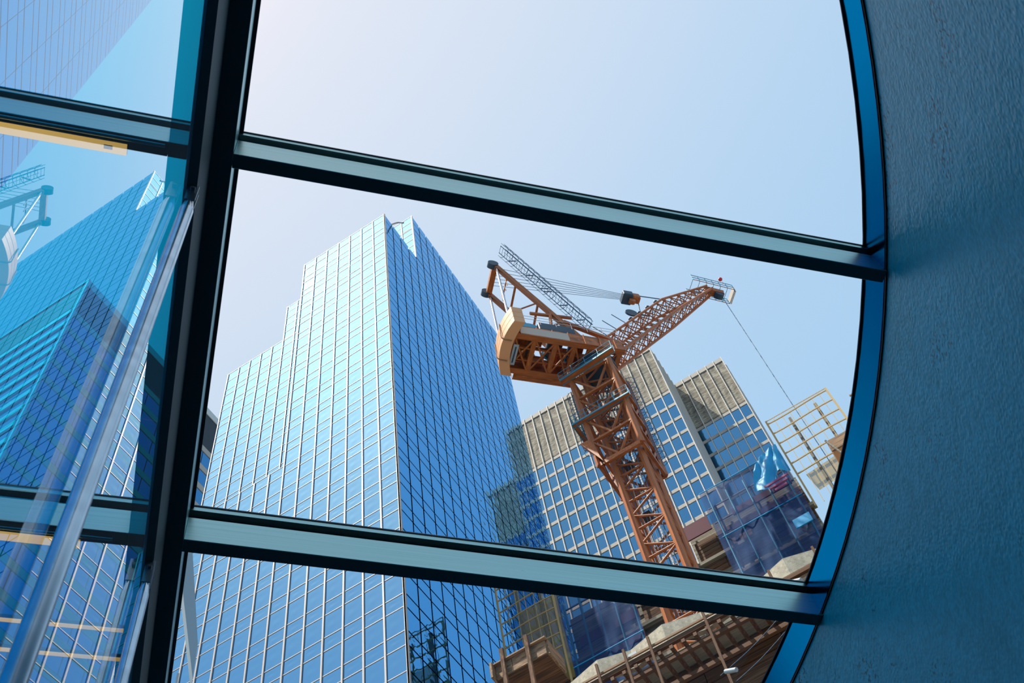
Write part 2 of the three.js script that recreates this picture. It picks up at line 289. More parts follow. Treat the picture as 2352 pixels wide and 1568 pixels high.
// ------------------------------------------------------------------ blue glass tower
{
  const A0 = 28.69, B0 = 46.22, FL = 3.9, TOP = 134.6, BAY = 1.805;
  const t = cityThing('glass_tower', 'tall blue glass tower with stepped roof and pale gridded front', 'building', A0 + 12, B0 + 14);
  const RB = B0 + 7.4, AF = A0 + 12.65, AS = A0 + 21.7, AE = A0 + 31.0, BE = B0 + 32.2;
  const e = 0.12; // the dark core lies this far behind the glass
  cbox(t, 'front_block', mat.towerShade, A0 + e, AF, B0 + e, RB + 1, -EYE, 138.8);
  cbox(t, 'rear_block', mat.towerShade, A0 + e, AF + 6, RB + e, BE - e, -EYE, 153.6);
  cbox(t, 'middle_block', mat.towerShade, AF + 5, AS, RB + e, BE - e, -EYE, 149.2);
  cbox(t, 'side_block', mat.towerShade, AS - 1, AE, RB + e, BE - e, -EYE, 139.1);
  cbox(t, 'base_block', mat.towerShade, AF - 1, AE, B0 + e, RB + 1, -EYE, 91.7);
  const rows = (h0, h1) => { // [bottom, top] of every glass row between two heights, spandrel and window in turn
    const lines = []; for (let k = 0; k < 30; k++) { lines.push(TOP - FL * k, TOP - FL * k - 1.44); } lines.push(137.1, 138.93);
    for (let h = 141.3; h < 153; h += 2.08) lines.push(h); lines.push(139.2, 149.3, 153.8);
    const l = lines.filter((h) => h > h0 + 0.4 && h < h1 - 0.4).concat([h0, h1]).sort((p, q) => p - q);
    return l.slice(0, -1).map((h, i) => [h, l[i + 1]]);
  };
  const front = [], side = [];
  const g = 0.03, gs = 0.085, faceB = (b, a0, a1, h0, h1, first = 0) => {
    const n = Math.round((a1 - a0) / BAY), w = (a1 - a0) / n;
    for (let i = 0; i < n; i++) for (const [p, q] of rows(h0, h1)) front.push([a0 + i * w + g, a0 + (i + 1) * w - g, b, b + 0.05, p + g, q - g]);
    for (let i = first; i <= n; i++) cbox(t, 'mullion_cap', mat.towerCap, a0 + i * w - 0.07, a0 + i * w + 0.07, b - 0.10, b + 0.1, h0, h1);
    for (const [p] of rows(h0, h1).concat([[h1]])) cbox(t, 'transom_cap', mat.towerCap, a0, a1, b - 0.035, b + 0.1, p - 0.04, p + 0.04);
  };
  const LOW = 45;
  faceB(B0, A0, AF, LOW, 138.93);
  faceB(B0, AF + 0.001, AE - 1.0, LOW, 91.8, 1);
  faceB(RB, AF, AS, 91.8, 149.3);
  faceB(RB, AS + 0.001, AE, 91.8, 139.2, 1);
  faceB(RB, A0, A0 + 2 * BAY, 138.9, 153.8);
  const faceA = (a, b0, b1, h0, h1) => {
    const n = Math.round((b1 - b0) / 1.79), w = (b1 - b0) / n;
    for (let i = 0; i < n; i++) for (const [p, q] of rows(h0, h1)) side.push([a, a + 0.05, b0 + i * w + gs, b0 + (i + 1) * w - gs, p + gs, q - gs]);
  };
  faceA(A0, B0, RB, LOW, 138.93); faceA(A0, RB, BE, LOW, 153.8);
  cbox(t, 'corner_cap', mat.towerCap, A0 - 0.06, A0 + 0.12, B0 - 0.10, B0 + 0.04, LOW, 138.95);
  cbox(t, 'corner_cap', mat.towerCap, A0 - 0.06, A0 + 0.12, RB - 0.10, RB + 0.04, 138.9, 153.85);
  placePanels(t, 'glass_panel', mat.towerGlass, front, 170);
  placePanels(t, 'side_glass_panel', mat.towerGlass, side, 130);
  cbox(t, 'lower_storeys', mat.towerGlass, A0, AE, B0, BE, -EYE, LOW);
  const hook = [t.loc(A0 + 0.6, B0 + 1.6, 138.9), t.loc(A0 + 0.3, B0 + 2.0, 139.9), t.loc(A0 - 0.6, B0 + 2.3, 140.0), t.loc(A0 - 1.3, B0 + 2.5, 139.3)];
  wire('roof_davit', t, mat.white, hook, 0.13);
}

// ------------------------------------------------------------------ dark banded building left of the tower
{
  const h = 210, c = [0.168 * h, 0.496 * h], a0 = S * (c[0] + c[1]), b0 = S * (c[1] - c[0]); // its roof corner, taken along the sight line at height h
  const t = cityThing('office_block', 'dark office block with pale horizontal bands standing behind the glass tower', 'building', a0 + 12, b0 + 14);
  cbox(t, 'body', mat.darkBody, a0 + 0.05, a0 + 34, b0 + 0.05, b0 + 46, -EYE, h);
  cbox(t, 'corner_strip', mat.stripe, a0 - 0.12, a0 + 0.35, b0 - 0.12, b0 + 0.3, 20, h + 0.3);
  cbox(t, 'roof_trim', mat.stripe, a0, a0 + 34, b0 - 0.15, b0 + 0.2, h - 0.25, h + 0.3);
  for (let k = 0; k < 24; k++) {
    const top = h - 12.6 - k * 4.9;
    cbox(t, 'band', mat.stripe, a0 + 0.5, a0 + 33, b0 - 0.3, b0 + 0.1, top - 1.5, top);
    cbox(t, 'window_strip', mat.window, a0 + 0.5, a0 + 33, b0 - 0.02, b0 + 0.1, top - 4.85, top - 1.55);
  }
  cbox(t, 'fascia', mat.stripe, a0 - 0.1, a0 + 0.2, b0 + 0.3, b0 + 46, h - 2.2, h);
  for (let k = 0; k < 20; k++) {
    const top = h - 13.3 - k * 5.9;
    cbox(t, 'side_band', mat.spandrel, a0 - 0.12, a0 + 0.1, b0 + 0.3, b0 + 46, top - 1.7, top);
    for (let i = 0; i < 11; i++) cbox(t, 'side_window', mat.window, a0 - 0.02, a0 + 0.1, b0 + 0.5 + i * 4.1, b0 + 4.4 + i * 4.1, top - 5.7, top - 1.8);
  }
}
// ------------------------------------------------------------------ tall glass block above the hall, on the left
{
  const X = -15, zE = -25.4, TOPH = 150;
  const t = thing('glass_block', 'tall pale blue glass block with fine joint lines, seen through the screen', 'building', V3(X - 12, 0, 8));
  span('body', t, mat.facadeJoint, -12, 11.94, 0, TOPH, zE - 8 + 0.06, 40);
  const panels = [];
  for (let k = 0; k < 44; k++) for (const [p, q] of [[0, 1.3], [1.3, 3.3]]) for (let i = 0; i < 9; i++) {
    const y0 = TOPH - 3.3 * (k + 1) + p, y1 = TOPH - 3.3 * (k + 1) + q; if (y0 < 30) continue;
    panels.push([zE - 8 + i * 3.0, y0, y1]);
  }
  for (const [z, y0, y1] of panels) { const m = span('glass_panel', t, mat.facadeGlass, 11.94, 12, y0 + 0.08, y1 - 0.08, z + 0.02, z + 2.98); m.rotation.z = rr(-1, 1) * 0.004; m.rotation.y = rr(-1, 1) * 0.003; }
  span('near_wall', t, mat.facadeGlass, 11.93, 12, 0, TOPH, zE - 8 + 27, 40);
  span('lower_wall', t, mat.facadeGlass, 11.93, 12, 0, 30, zE - 8, zE - 8 + 27);
}
// ------------------------------------------------------------------ finned concrete office slabs
function finnedSlab(name, label, aRight, aLeft, b0, depth, top, bays, pane) {
  const t = cityThing(name, label, 'building', (aRight + aLeft) / 2, b0 + depth / 2), w = (aLeft - aRight) / bays;
  cbox(t, 'body', mat.concrete, aRight + 0.1, aLeft, b0 + 0.5, b0 + depth, -EYE, top - 0.3);
  const sp = 4.25, first = 16.1;
  for (let i = 0; i <= bays; i++) cbox(t, 'fin', mat.fin, aRight + i * w - 0.08, aRight + i * w + 0.08, b0 - 0.24, b0 + 0.6, 60, top + 0.1);
  for (let i = 0; i < bays; i++) {
    const a = aRight + i * w + 0.095, z = a + w - 0.19;
    cbox(t, 'parapet_panel', mat.spandrel, a, z, b0 - 0.1, b0 + 0.6, top - 1.2, top);
    cbox(t, 'concrete_panel', mat.concrete, a, z, b0 + 0.04, b0 + 0.6, top - first, top - 1.2);
    for (let k = 0; k < 16; k++) {
      const y = top - first - k * sp;
      cbox(t, 'spandrel_panel', mat.spandrel, a, z, b0 + 0.02, b0 + 0.6, y - 1.0, y - 0.22);
      const win = cbox(t, 'window', pane, a + 0.03, z - 0.03, b0 + 0.10, b0 + 0.5, y - sp - 0.12, y - 1.08); win.rotation.set(rr(-1, 1) * 0.006, rr(-1, 1) * 0.006, 0);
    }
  }
  for (let j = 1; j < depth / 1.8; j++) cbox(t, 'side_fin', mat.fin, aRight - 0.24, aRight + 0.2, b0 + j * 1.8 - 0.08, b0 + j * 1.8 + 0.08, 60, top);
  cbox(t, 'side_roof_edge', mat.spandrel, aRight - 0.05, aRight + 0.3, b0 + 0.6, b0 + depth, top - 0.6, top + 0.05);
  for (let k = 0; k < 9; k++) for (let j = 0; j < depth / 1.8 - 1; j++) cbox(t, 'side_window', mat.window, aRight + 0.05, aRight + 0.2, b0 + 0.75 + j * 1.8, b0 + 2.25 + j * 1.8, top - 20.4 - k * sp, top - 17.6 - k * sp);
}
finnedSlab('concrete_slab_tower', 'concrete and blue window tower with pale vertical fins behind the crane mast', 12.45, 12.45 + 1.76 * 17, 112.7, 10.6, 186.6, 17, mat.window);
finnedSlab('concrete_slab_tower', 'narrow finned concrete tower with a shadowed front, behind the blue netting', 1.9, 1.9 + 1.74 * 7, 123.2, 14, 186.7, 7, mat.window);

// ------------------------------------------------------------------ luffing tower crane
{
  const base = grid(9.98, 48.13, -EYE);
  const t = thing('tower_crane', 'orange tower crane with lattice boom and rounded counterweight', 'crane', base);
  const L = (x, h, z) => V3(x, h + EYE, z).sub(base), G = (a, b, h) => grid(a, b, h).sub(base);
  const A1 = 8.86, A2 = 11.1, B1 = 47.0, B2 = 49.26, corners = [[A1, B1], [A2, B1], [A2, B2], [A1, B2]];
  const level = (k) => 55.55 + 3.0 * (k - 5), K0 = 5 - 18, K1 = 13; // mast levels, three metres apart
  for (const [a, b] of corners) bar('mast_chord', t, mat.orange, G(a, b, -EYE), G(a, b, 80.2), 0.36, UNIT);
  const low = [];
  for (let k = K0; k <= K1; k++) for (let f = 0; f < 4; f++) {
    const [p, q] = [corners[f], corners[(f + 1) % 4]], h = level(k); if (h + 3 > 80.2 && k < K1) continue;
    const set = [[G(...p, h), G(...q, h), 0.095]];
    if (k < K1) set.push([G(...p, h), G(...q, h + 1.5), 0.085], [G(...q, h + 1.5), G(...p, h + 3), 0.085]);
    if (h < 43) low.push(...set); else for (const [u, v, r] of set) bar('mast_brace', t, mat.orange, u, v, r);
  }
  mergedBars('mast_brace_field', t, mat.orange, low);
  // ladder inside the mast, with landings
  for (const d of [-0.2, 0.2]) bar('ladder_rail', t, mat.steel, G(9.9 + d, 48.8, 40), G(9.9 + d, 48.8, 80), 0.03);
  { const r = []; for (let h = 40; h < 80; h += 0.3) r.push([G(9.7, 48.8, h), G(10.1, 48.8, h), 0.015]); mergedBars('ladder_rungs', t, mat.steel, r); }
  for (let h = 49; h < 80; h += 6) { const m = add('landing', UNIT, mat.darkSteel, t); m.position.copy(G(10.4, 48.4, h)); m.rotation.y = -Math.PI / 4; m.scale.set(0.7, 0.05, 0.9); }
  // climbing cage round the upper mast
  const C1 = 8.45, C2 = 11.95, D1 = 46.35, D2 = 49.95, cage = [[C1, D1], [C2, D1], [C2, D2], [C1, D2]], ch = [66.1, 69.1, 72.1, 75.2, 78.4];
  for (const [a, b] of cage) bar('cage_post', t, mat.orange, G(a, b, 66), G(a, b, 79.6), 0.34, UNIT);
  for (let i = 0; i < ch.length; i++) for (let f = 0; f < 4; f++) {
    const p = cage[f], q = cage[(f + 1) % 4], mid = [(p[0] + q[0]) / 2, (p[1] + q[1]) / 2];
    beam('cage_ring', t, i % 2 ? mat.orange : mat.orange, G(...p, ch[i]), G(...q, ch[i]), 0.22, i % 2 ? 0.22 : 0.42);
    if (i < ch.length - 1) { bar('cage_brace', t, mat.orange, G(...p, ch[i + 1]), G(...mid, ch[i]), 0.11); bar('cage_brace', t, mat.orange, G(...q, ch[i + 1]), G(...mid, ch[i]), 0.11); }
  }
  { // tapered shoe plates that carry the cage on the mast
    const sh = new THREE.Shape([[12.75, 69.3], [12.0, 69.2], [11.75, 66.3], [11.25, 63.6], [11.5, 66.0]].map(([a, h]) => new THREE.Vector2(9.98 - a, h))), geo = new THREE.ExtrudeGeometry(sh, { depth: 0.45, bevelEnabled: false });
    for (const b of [46.5, 50.1]) { const m = add('shoe_plate', geo, mat.orange, t); m.position.copy(G(9.98, b, 0)); m.rotation.y = -Math.PI / 4; }
    for (let k = 0; k < 26; k++) { const a = rr(8.9, 11.5), b = rr(46.8, 49.5), h = rr(66.5, 76), p = G(a, b, h), q = G(a + rr(-1.2, 1.2), b + rr(-1.2, 1.2), h + rr(0.6, 3)); bar('climbing_strut', t, k % 3 ? mat.orange : mat.darkSteel, p, q, rr(0.04, 0.09)); }
    for (let k = 0; k < 8; k++) bar('hose', t, k % 2 ? mat.cable : mat.steel, G(9.2 + 0.25 * k, 47.6 + 0.12 * k, 50), G(9.2 + 0.25 * k, 47.6 + 0.12 * k, 79), 0.03);
    for (const [a, h0, h1] of [[12.5, 70.0, 78.4], [7.95, 64.5, 76]]) { // wire-caged side ladders
      for (const d of [-0.3, 0.3]) bar('ladder_rail', t, mat.cable, G(a, 47.6 + d, h0), G(a, 47.6 + d, h1), 0.03);
      const hoops = []; for (let h = h0; h < h1; h += 0.75) for (let k = 0; k < 8; k++) { const f = (q) => G(a + (a > 10 ? 0.55 : -0.55) * Math.sin(q), 47.6 + 0.4 * Math.cos(q), h); hoops.push([f(Math.PI * k / 8), f(Math.PI * (k + 1) / 8), 0.02]); }
      mergedBars('ladder_hoops', t, mat.cable, hoops);
      for (let k = 1; k < 6; k++) { const q = Math.PI * k / 6; bar('hoop_stringer', t, mat.cable, G(a + (a > 10 ? 0.55 : -0.55) * Math.sin(q), 47.6 + 0.4 * Math.cos(q), h0), G(a + (a > 10 ? 0.55 : -0.55) * Math.sin(q), 47.6 + 0.4 * Math.cos(q), h1), 0.015); }
    }
  }
  // blue walkways on the cage
  const walkway = (a0, b0, a1, b1, h, w, m) => {
    const p = G(a0, b0, h), q = G(a1, b1, h), d = q.clone().sub(p).normalize(), n = V3(-d.z, 0, d.x), wk = sub(t, 'walkway');
    beam('deck', wk, mat.orange, p.clone().addScaledVector(n, w / 2), q.clone().addScaledVector(n, w / 2), w, 0.05);
    for (const s of [0, w]) {
      const u = p.clone().addScaledVector(n, s), v = q.clone().addScaledVector(n, s);
      beam('edge_beam', wk, m, u, v, 0.05, 0.16);
      for (const y of [0.55, 1.1]) bar('handrail', wk, m, u.clone().add(V3(0, y, 0)), v.clone().add(V3(0, y, 0)), 0.025);
      const N = Math.round(u.distanceTo(v) / 1.3); for (let i = 0; i <= N; i++) { const e = u.clone().lerp(v, i / N); bar('rail_post', wk, m, e, e.clone().add(V3(0, 1.1, 0)), 0.025); }
    }
  };
  walkway(7.9, 45.9, 12.9, 45.9, 71.9, 0.35, mat.walkBlue); walkway(12.9, 45.9, 12.9, 50.2, 71.9, 0.35, mat.walkBlue);
  walkway(7.7, 45.5, 12.7, 45.7, 78.2, 0.5, mat.walkBlue);
  // slewing ring and machine deck
  const ringM = add('slew_ring', CYL24, mat.machine, t); ringM.position.copy(L(26.95, 80.35, -41.06)); ringM.scale.set(1.6, 1.1, 1.6);
  const DZ1 = -39.2, DZ2 = -42.4, DX1 = 19.2, DX2 = 28.9, DH = 80.9;
  for (const z of [DZ1, DZ2]) {
    beam('deck_girder', t, mat.orange, L(DX1, DH + 0.9, z), L(DX2, DH + 0.9, z), 0.16, 1.8); beam('girder_flange', t, mat.orange, L(DX1, DH - 0.05, z), L(DX2, DH - 0.05, z), 0.5, 0.06);
    for (let x = DX1 + 0.9; x < DX2; x += 1.35) beam('girder_stiffener', t, mat.orange, L(x, DH + 0.0, z + (z === DZ1 ? 0.12 : -0.12)), L(x, DH + 1.7, z + (z === DZ1 ? 0.12 : -0.12)), 0.07, 0.18);
  }
  for (const z of [-40.3, -41.4]) beam('deck_stringer', t, mat.orange, L(DX1, DH + 0.35, z), L(DX2, DH + 0.35, z), 0.12, 0.5);
  const xs = [19.4, 21.2, 23.0, 24.6, 26.0, 28.5];
  xs.forEach((x, i) => {
    beam('deck_crossbeam', t, mat.orange, L(x, DH + 0.25, DZ1), L(x, DH + 0.25, DZ2), 0.4, 0.55);
    if (i < 5) { bar('deck_brace', t, mat.orange, L(x, DH, DZ1), L(xs[i + 1], DH, DZ2), 0.08); bar('deck_brace', t, mat.orange, L(x, DH, DZ2), L(xs[i + 1], DH, DZ1), 0.08); }
  });
  for (const [x0, x1, z0, z1] of [[19.8, 21.0, -39.5, -42.2], [21.4, 22.2, -39.3, -40.6], [23.2, 24.4, -40.4, -42.3], [24.8, 25.8, -39.3, -40.9], [21.4, 22.7, -41.5, -42.3], [24.8, 28.6, -41.0, -42.3], [26.2, 28.6, -39.3, -40.3]]) {
    const m = add('deck_plate', UNIT, mat.orange, t); m.position.copy(L((x0 + x1) / 2, DH + 1.4, (z0 + z1) / 2)); m.scale.set(x1 - x0, 0.08, z0 - z1);
  }
  for (const [x, z, r, w] of [[21.2, -40.9, 0.8, 2.4], [23.6, -40.8, 0.7, 2.2], [25.4, -41.2, 0.6, 1.6]]) {
    const a = L(x, DH + 2.6, z - w / 2), b = L(x, DH + 2.6, z + w / 2); const wn = sub(t, 'winch'); bar('drum', wn, mat.machine, a, b, r, CYL24);
    for (const e of [a, b]) bar('flange', wn, mat.walkBlue, e.clone().add(V3(0, 0, -0.06)), e.clone().add(V3(0, 0, 0.06)), r + 0.2, CYL24);
  }
  { const m = add('engine_box', new RoundedBoxGeometry(3.2, 1.3, 0.9, 2, 0.15), mat.machine, t); m.position.copy(L(23.4, DH + 2.5, -39.6)); }
  // beige board along the near girder
  { const m = add('name_board', UNIT, mat.board, t); m.position.copy(L(22.0, DH + 0.72, DZ1 + 0.2)); m.scale.set(4.2, 1.2, 0.06); m.rotation.z = -0.004; }
  // near walkway rails
  for (const y of [2.4, 2.9]) bar('deck_rail', t, mat.steel, L(20.4, DH + y, DZ1 + 0.5), L(28.6, DH + y, DZ1 + 0.5), 0.022);
  for (let x = 20.4; x < 28.7; x += 1.36) bar('deck_rail_post', t, mat.steel, L(x, DH + 1.7, DZ1 + 0.5), L(x, DH + 2.9, DZ1 + 0.5), 0.022);
  { const w0 = -42.9; beam('far_walkway', t, mat.orange, L(20.2, DH + 0.2, w0), L(25.6, DH + 0.2, w0), 0.9, 0.06); for (let x = 20.2; x < 25.7; x += 0.9) bar('far_rail_post', t, mat.orange, L(x, DH + 0.2, w0 - 0.45), L(x, DH + 1.3, w0 - 0.45), 0.03); bar('far_rail', t, mat.orange, L(20.2, DH + 1.3, w0 - 0.45), L(25.6, DH + 1.3, w0 - 0.45), 0.03); }
  for (const y of [0.4, 1.0]) beam('counter_tray', t, mat.orange, L(19.7, DH + y, -38.2), L(19.7, DH + y, -42.6), 0.3, 0.3);
  // counterweight: stacked slabs, curved at the back
  for (let i = 0; i < 3; i++) {
    const sh = new THREE.Shape(), N = 14, zc = -40.3, half = 2.5, f = (u) => 18.5 + 0.55 * u * u; // plan outline, u from -1 to 1
    for (let k = 0; k <= N; k++) { const u = -1 + 2 * k / N; k ? sh.lineTo(f(u), -(zc + u * half)) : sh.moveTo(f(u), -(zc + u * half)); }
    for (let k = N; k >= 0; k--) { const u = -1 + 2 * k / N; sh.lineTo(f(u) + 0.85, -(zc + u * half)); }
    const g = new THREE.ExtrudeGeometry(sh, { depth: 0.8, bevelEnabled: true, bevelSize: 0.03, bevelThickness: 0.03, bevelSegments: 1 }); g.rotateX(-Math.PI / 2);
    const m = add('counterweight_slab', g, mat.peach, t); m.position.copy(V3(0, DH - 0.3 + EYE + i * 0.88, 0).sub(base));
  }
  for (const u of [-0.45, 0.3]) { const x = 18.46 + 0.55 * u * u, z = -40.3 + u * 2.5; wire('lashing_chain', t, mat.timberLight, [L(x - 0.06, DH + 2.3, z), L(x - 0.08, DH + 1.2, z), L(x - 0.05, DH - 0.25, z), L(x + 0.7, DH - 0.42, z)], 0.05); }
  { const pq = sub(t, 'plaque'), m = add('board', UNIT, mat.greyPanel, pq); m.position.copy(L(19.75, DH - 0.12, -40.9)); m.scale.set(0.45, 0.06, 1.9); const s = add('lettering', UNIT, mat.machine, pq); s.position.copy(L(19.75, DH - 0.155, -40.9)); s.scale.set(0.12, 0.02, 1.5); }
  // A-frame, ties, ladder with hoops
  const tips = [L(19.4, 95.4, -39.5), L(19.5, 95.6, -42.5)], feet = [L(25.8, 82.0, -39.5), L(26.2, 82.0, -42.5)];
  for (let i = 0; i < 2; i++) {
    beam('frame_leg', t, mat.orange, tips[i].clone().lerp(feet[i], -0.02), feet[i], 0.34, 0.46);
    bar('back_tie', t, mat.steel, tips[i].clone().add(V3(0.1, -0.3, 0)), L(19.4, 83.2, i ? -42.3 : -39.4), 0.12);
    bar('sheave', t, mat.machine, tips[i].clone().add(V3(-0.2, 0.1, -0.25)), tips[i].clone().add(V3(-0.2, 0.1, 0.25)), 0.5, CYL24);
  }
  beam('frame_head', t, mat.orange, tips[0], tips[1], 0.5, 0.6);
  for (const [u, v] of [[0.25, 0.25], [0.5, 0.5], [0.75, 0.75]]) bar('frame_strut', t, mat.orange, tips[0].clone().lerp(feet[0], u), tips[1].clone().lerp(feet[1], v), 0.11);
  for (const [u, v] of [[0.25, 0.5], [0.5, 0.75], [0.75, 1]]) bar('frame_strut', t, mat.orange, tips[0].clone().lerp(feet[0], v), tips[1].clone().lerp(feet[1], u), 0.08);
  bar('head_platform_rail', t, mat.orange, tips[0].clone().add(V3(1.2, -0.9, -0.6)), tips[1].clone().add(V3(1.2, -0.9, 0.6)), 0.06);
  for (let i = 0; i < 5; i++) { const z = -39.9 - i * 0.55; bar('head_platform_post', t, mat.orange, L(20.6, 93.6, z), L(20.6, 94.9, z), 0.035); }
  beam('front_tie_beam', t, mat.orange, L(24.3, 85.3, -39.4), L(29.6, 83.7, -39.9), 0.3, 0.42);
  beam('front_tie_beam', t, mat.orange, L(21.5, 86.2, -39.5), L(25.3, 86.6, -39.5), 0.2, 0.28);
  bar('frame_post', t, mat.orange, L(22.9, 82.3, -39.4), L(23.3, 86.4, -39.4), 0.15); bar('frame_post', t, mat.orange, L(24.1, 82.3, -42.4), L(24.4, 86.4, -42.4), 0.15);
  { // caged ladder running up beside the near leg
    const p = L(26.2, 83.2, -38.6), q = L(19.9, 97.4, -38.6), d = q.clone().sub(p), len = d.length(), u = d.clone().normalize(), n = V3(-u.y, u.x, 0).multiplyScalar(-1).normalize(), w = V3(0, 0, 1), hoops = [], rungs = [], ld = sub(t, 'caged_ladder');
    const at = (s, a, r) => p.clone().addScaledVector(u, s).addScaledVector(n, Math.cos(a) * r).addScaledVector(w, Math.sin(a) * r);
    for (const z of [-0.35, 0.35]) bar('ladder_rail', ld, mat.cable, p.clone().addScaledVector(w, z), q.clone().addScaledVector(w, z), 0.035);
    for (let s = 0.2; s < len; s += 0.45) rungs.push([p.clone().addScaledVector(u, s).addScaledVector(w, -0.35), p.clone().addScaledVector(u, s).addScaledVector(w, 0.35), 0.018]);
    for (let k = 0; k < 7; k++) { const a = -1.6 + 3.2 * k / 6; bar('hoop_stringer', ld, mat.cable, at(0.6, a, 0.62), at(len, a, 0.62), 0.018); }
    for (let s = 0.8; s < len; s += 0.95) for (let k = 0; k < 8; k++) hoops.push([at(s, -1.7 + 3.4 * k / 8, 0.62), at(s, -1.7 + 3.4 * (k + 1) / 8, 0.62), 0.022]);
    mergedBars('ladder_rungs', ld, mat.cable, rungs); mergedBars('ladder_hoops', ld, mat.cable, hoops);
    for (const s of [1.5, 4.2, 6.8, 7.4, 10, 13]) bar('ladder_bracket', ld, mat.cable, p.clone().addScaledVector(u, s).addScaledVector(n, -0.5), p.clone().addScaledVector(u, s).addScaledVector(n, 0.35), 0.05);
  }
  // lattice boom
  const b0 = V3(28.3, 81.5, 0), b1 = V3(43.2, 101.6, 0), bd = b1.clone().sub(b0), bl = bd.length(), bu = bd.clone().normalize(), bn = V3(-bu.y, bu.x, 0);
  const depth = (s) => s < 0.1 ? 1.3 + 7 * s : s < 0.62 ? 2.0 : 2.0 - (s - 0.62) * 3.6, halfW = (s) => s < 0.1 ? 1.25 - 2 * s : s < 0.62 ? 1.05 : 1.05 - (s - 0.62) * 1.5;
  const node = (s, up, side) => { const p = b0.clone().addScaledVector(bu, s * bl).addScaledVector(bn, up * depth(s)); return L(p.x, p.y, -41 + side * halfW(s)); };
  const stops = [0, 0.1, 0.62, 1];
  for (const up of [0, 1]) for (const side of [-1, 1]) for (let i = 0; i < 3; i++) bar('boom_chord', t, up ? mat.orange : mat.orange, node(stops[i], up, side), node(stops[i + 1], up, side), up ? 0.12 : 0.14);
  const NB = 17;
  for (let i = 0; i < NB; i++) {
    const s = i / NB, e = (i + 1) / NB, m = (s + e) / 2;
    for (const side of [-1, 1]) { bar('boom_brace', t, mat.orange, node(s, 0, side), node(m, 1, side), 0.055); bar('boom_brace', t, mat.orange, node(m, 1, side), node(e, 0, side), 0.055); }
    for (const up of [0, 1]) { bar('boom_brace', t, mat.orange, node(s, up, i % 2 ? 1 : -1), node(e, up, i % 2 ? -1 : 1), 0.05); bar('boom_batten', t, mat.orange, node(s, up, -1), node(s, up, 1), 0.05); }
  }
  for (let i = 0; i < 6; i++) { const m = beam('boom_walk_plate', t, mat.greyPanel, node(0.08 + i * 0.14, 0.12, 0.4), node(0.19 + i * 0.14, 0.12, 0.4), 0.5, 0.04); void m; }
  // boom head with its caged platform
  { const p = (x, h, z = -41) => L(x, h, z), hd = sub(t, 'boom_head_platform'), wl = sub(t, 'warning_light');
    beam('boom_head', t, mat.orange, p(42.6, 101.9), p(44.5, 101.5), 0.7, 0.7); bar('head_sheave', t, mat.machine, p(44.0, 101.2, -41.3), p(44.0, 101.2, -40.7), 0.5, CYL24);
    for (const z of [-41.8, -40.2]) { for (const y of [0, 0.55, 1.1]) bar('head_rail', hd, y ? mat.walkBlue : mat.orange, p(41.2, 102.3 + y, z), p(45.5, 101.4 + y, z), 0.035); for (let k = 0; k <= 6; k++) bar('head_rail_post', hd, mat.walkBlue, p(41.2 + k * 0.72, 102.3 - k * 0.15, z), p(41.2 + k * 0.72, 103.4 - k * 0.15, z), 0.03); }
    for (let k = 0; k <= 6; k++) bar('head_grating', hd, mat.walkBlue, p(41.2 + k * 0.72, 102.3 - k * 0.15, -41.8), p(41.2 + k * 0.72, 102.3 - k * 0.15, -40.2), 0.03);
    const e = add('end_board', UNIT, mat.board, hd); e.position.copy(p(45.6, 101.75)); e.scale.set(0.08, 1.1, 1.5);
    const r = add('lens', new THREE.SphereGeometry(0.22, 12, 8), mat.red, wl); r.position.copy(p(44.6, 103.6, -40.2));
    bar('stem', wl, mat.darkSteel, p(44.6, 102.6, -40.2), p(44.6, 103.5, -40.2), 0.04);
  }
  // pendant ropes, bridle block and hoist ropes
  const bx = 33.0, bh = 96.6;
  for (let i = 0; i < 6; i++) bar('luffing_rope', t, mat.cable, L(19.6, 95.9 + 0.12 * i, -39.9 - 0.42 * i), L(bx, bh - 0.35 + 0.14 * i, -40.6 - 0.16 * i), 0.022);
  { const br = sub(t, 'bridle'), s = add('block', new RoundedBoxGeometry(1.0, 0.8, 1.2, 2, 0.12), mat.machine, br); s.position.copy(L(bx, bh, -41)); const o = add('frame', new RoundedBoxGeometry(0.9, 0.95, 0.8, 2, 0.2), mat.orange, br); o.position.copy(L(bx + 0.9, bh + 0.15, -41)); bar('sheave', br, mat.orange, L(bx + 0.4, bh - 0.7, -41.2), L(bx + 0.4, bh - 0.7, -40.8), 0.32, CYL24); }
  for (const side of [-1, 1]) bar('pendant', t, mat.cable, L(bx + 1.3, bh + 0.2, -41 + side * 0.3), node(side > 0 ? 0.62 : 0.5, 1, side), 0.05);
  bar('hoist_rope', t, mat.cable, L(25.2, DH + 2.2, -41), node(0.93, 1.35, 0), 0.03); bar('hoist_rope', t, mat.cable, node(0.93, 1.35, 0), L(43.9, 101.6, -41), 0.03);
  wire('slack_rope', t, mat.cable, [L(26.2, 84.2, -40), L(28.2, 84.9, -40.2), node(0.12, 1.0, 1)], 0.025);
  { const s = node(0.48, 1.7, 0), m = bar('guide_sheave', t, mat.machine, s.clone().add(V3(0, 0, -0.08)), s.clone().add(V3(0, 0, 0.08)), 0.6, CYL24); void m; bar('sheave_arm', t, mat.machine, s, node(0.52, 1, 0), 0.08); }
  for (const s of [0.12, 0.2, 0.28]) bar('boom_stub', t, mat.cable, node(s, 1, 1), node(s + 0.0, 1.8, 1.2), 0.035);
  for (const s of [0.34, 0.42, 0.5, 0.58]) { const m = add('rope_roller', new THREE.IcosahedronGeometry(0.22, 1), mat.machine, t); m.position.copy(node(s, 1.1, 0.9)); }
  bar('load_rope', t, mat.cable, L(44.25, 101.0, -41), L(44.25, 65, -41), 0.03);
}

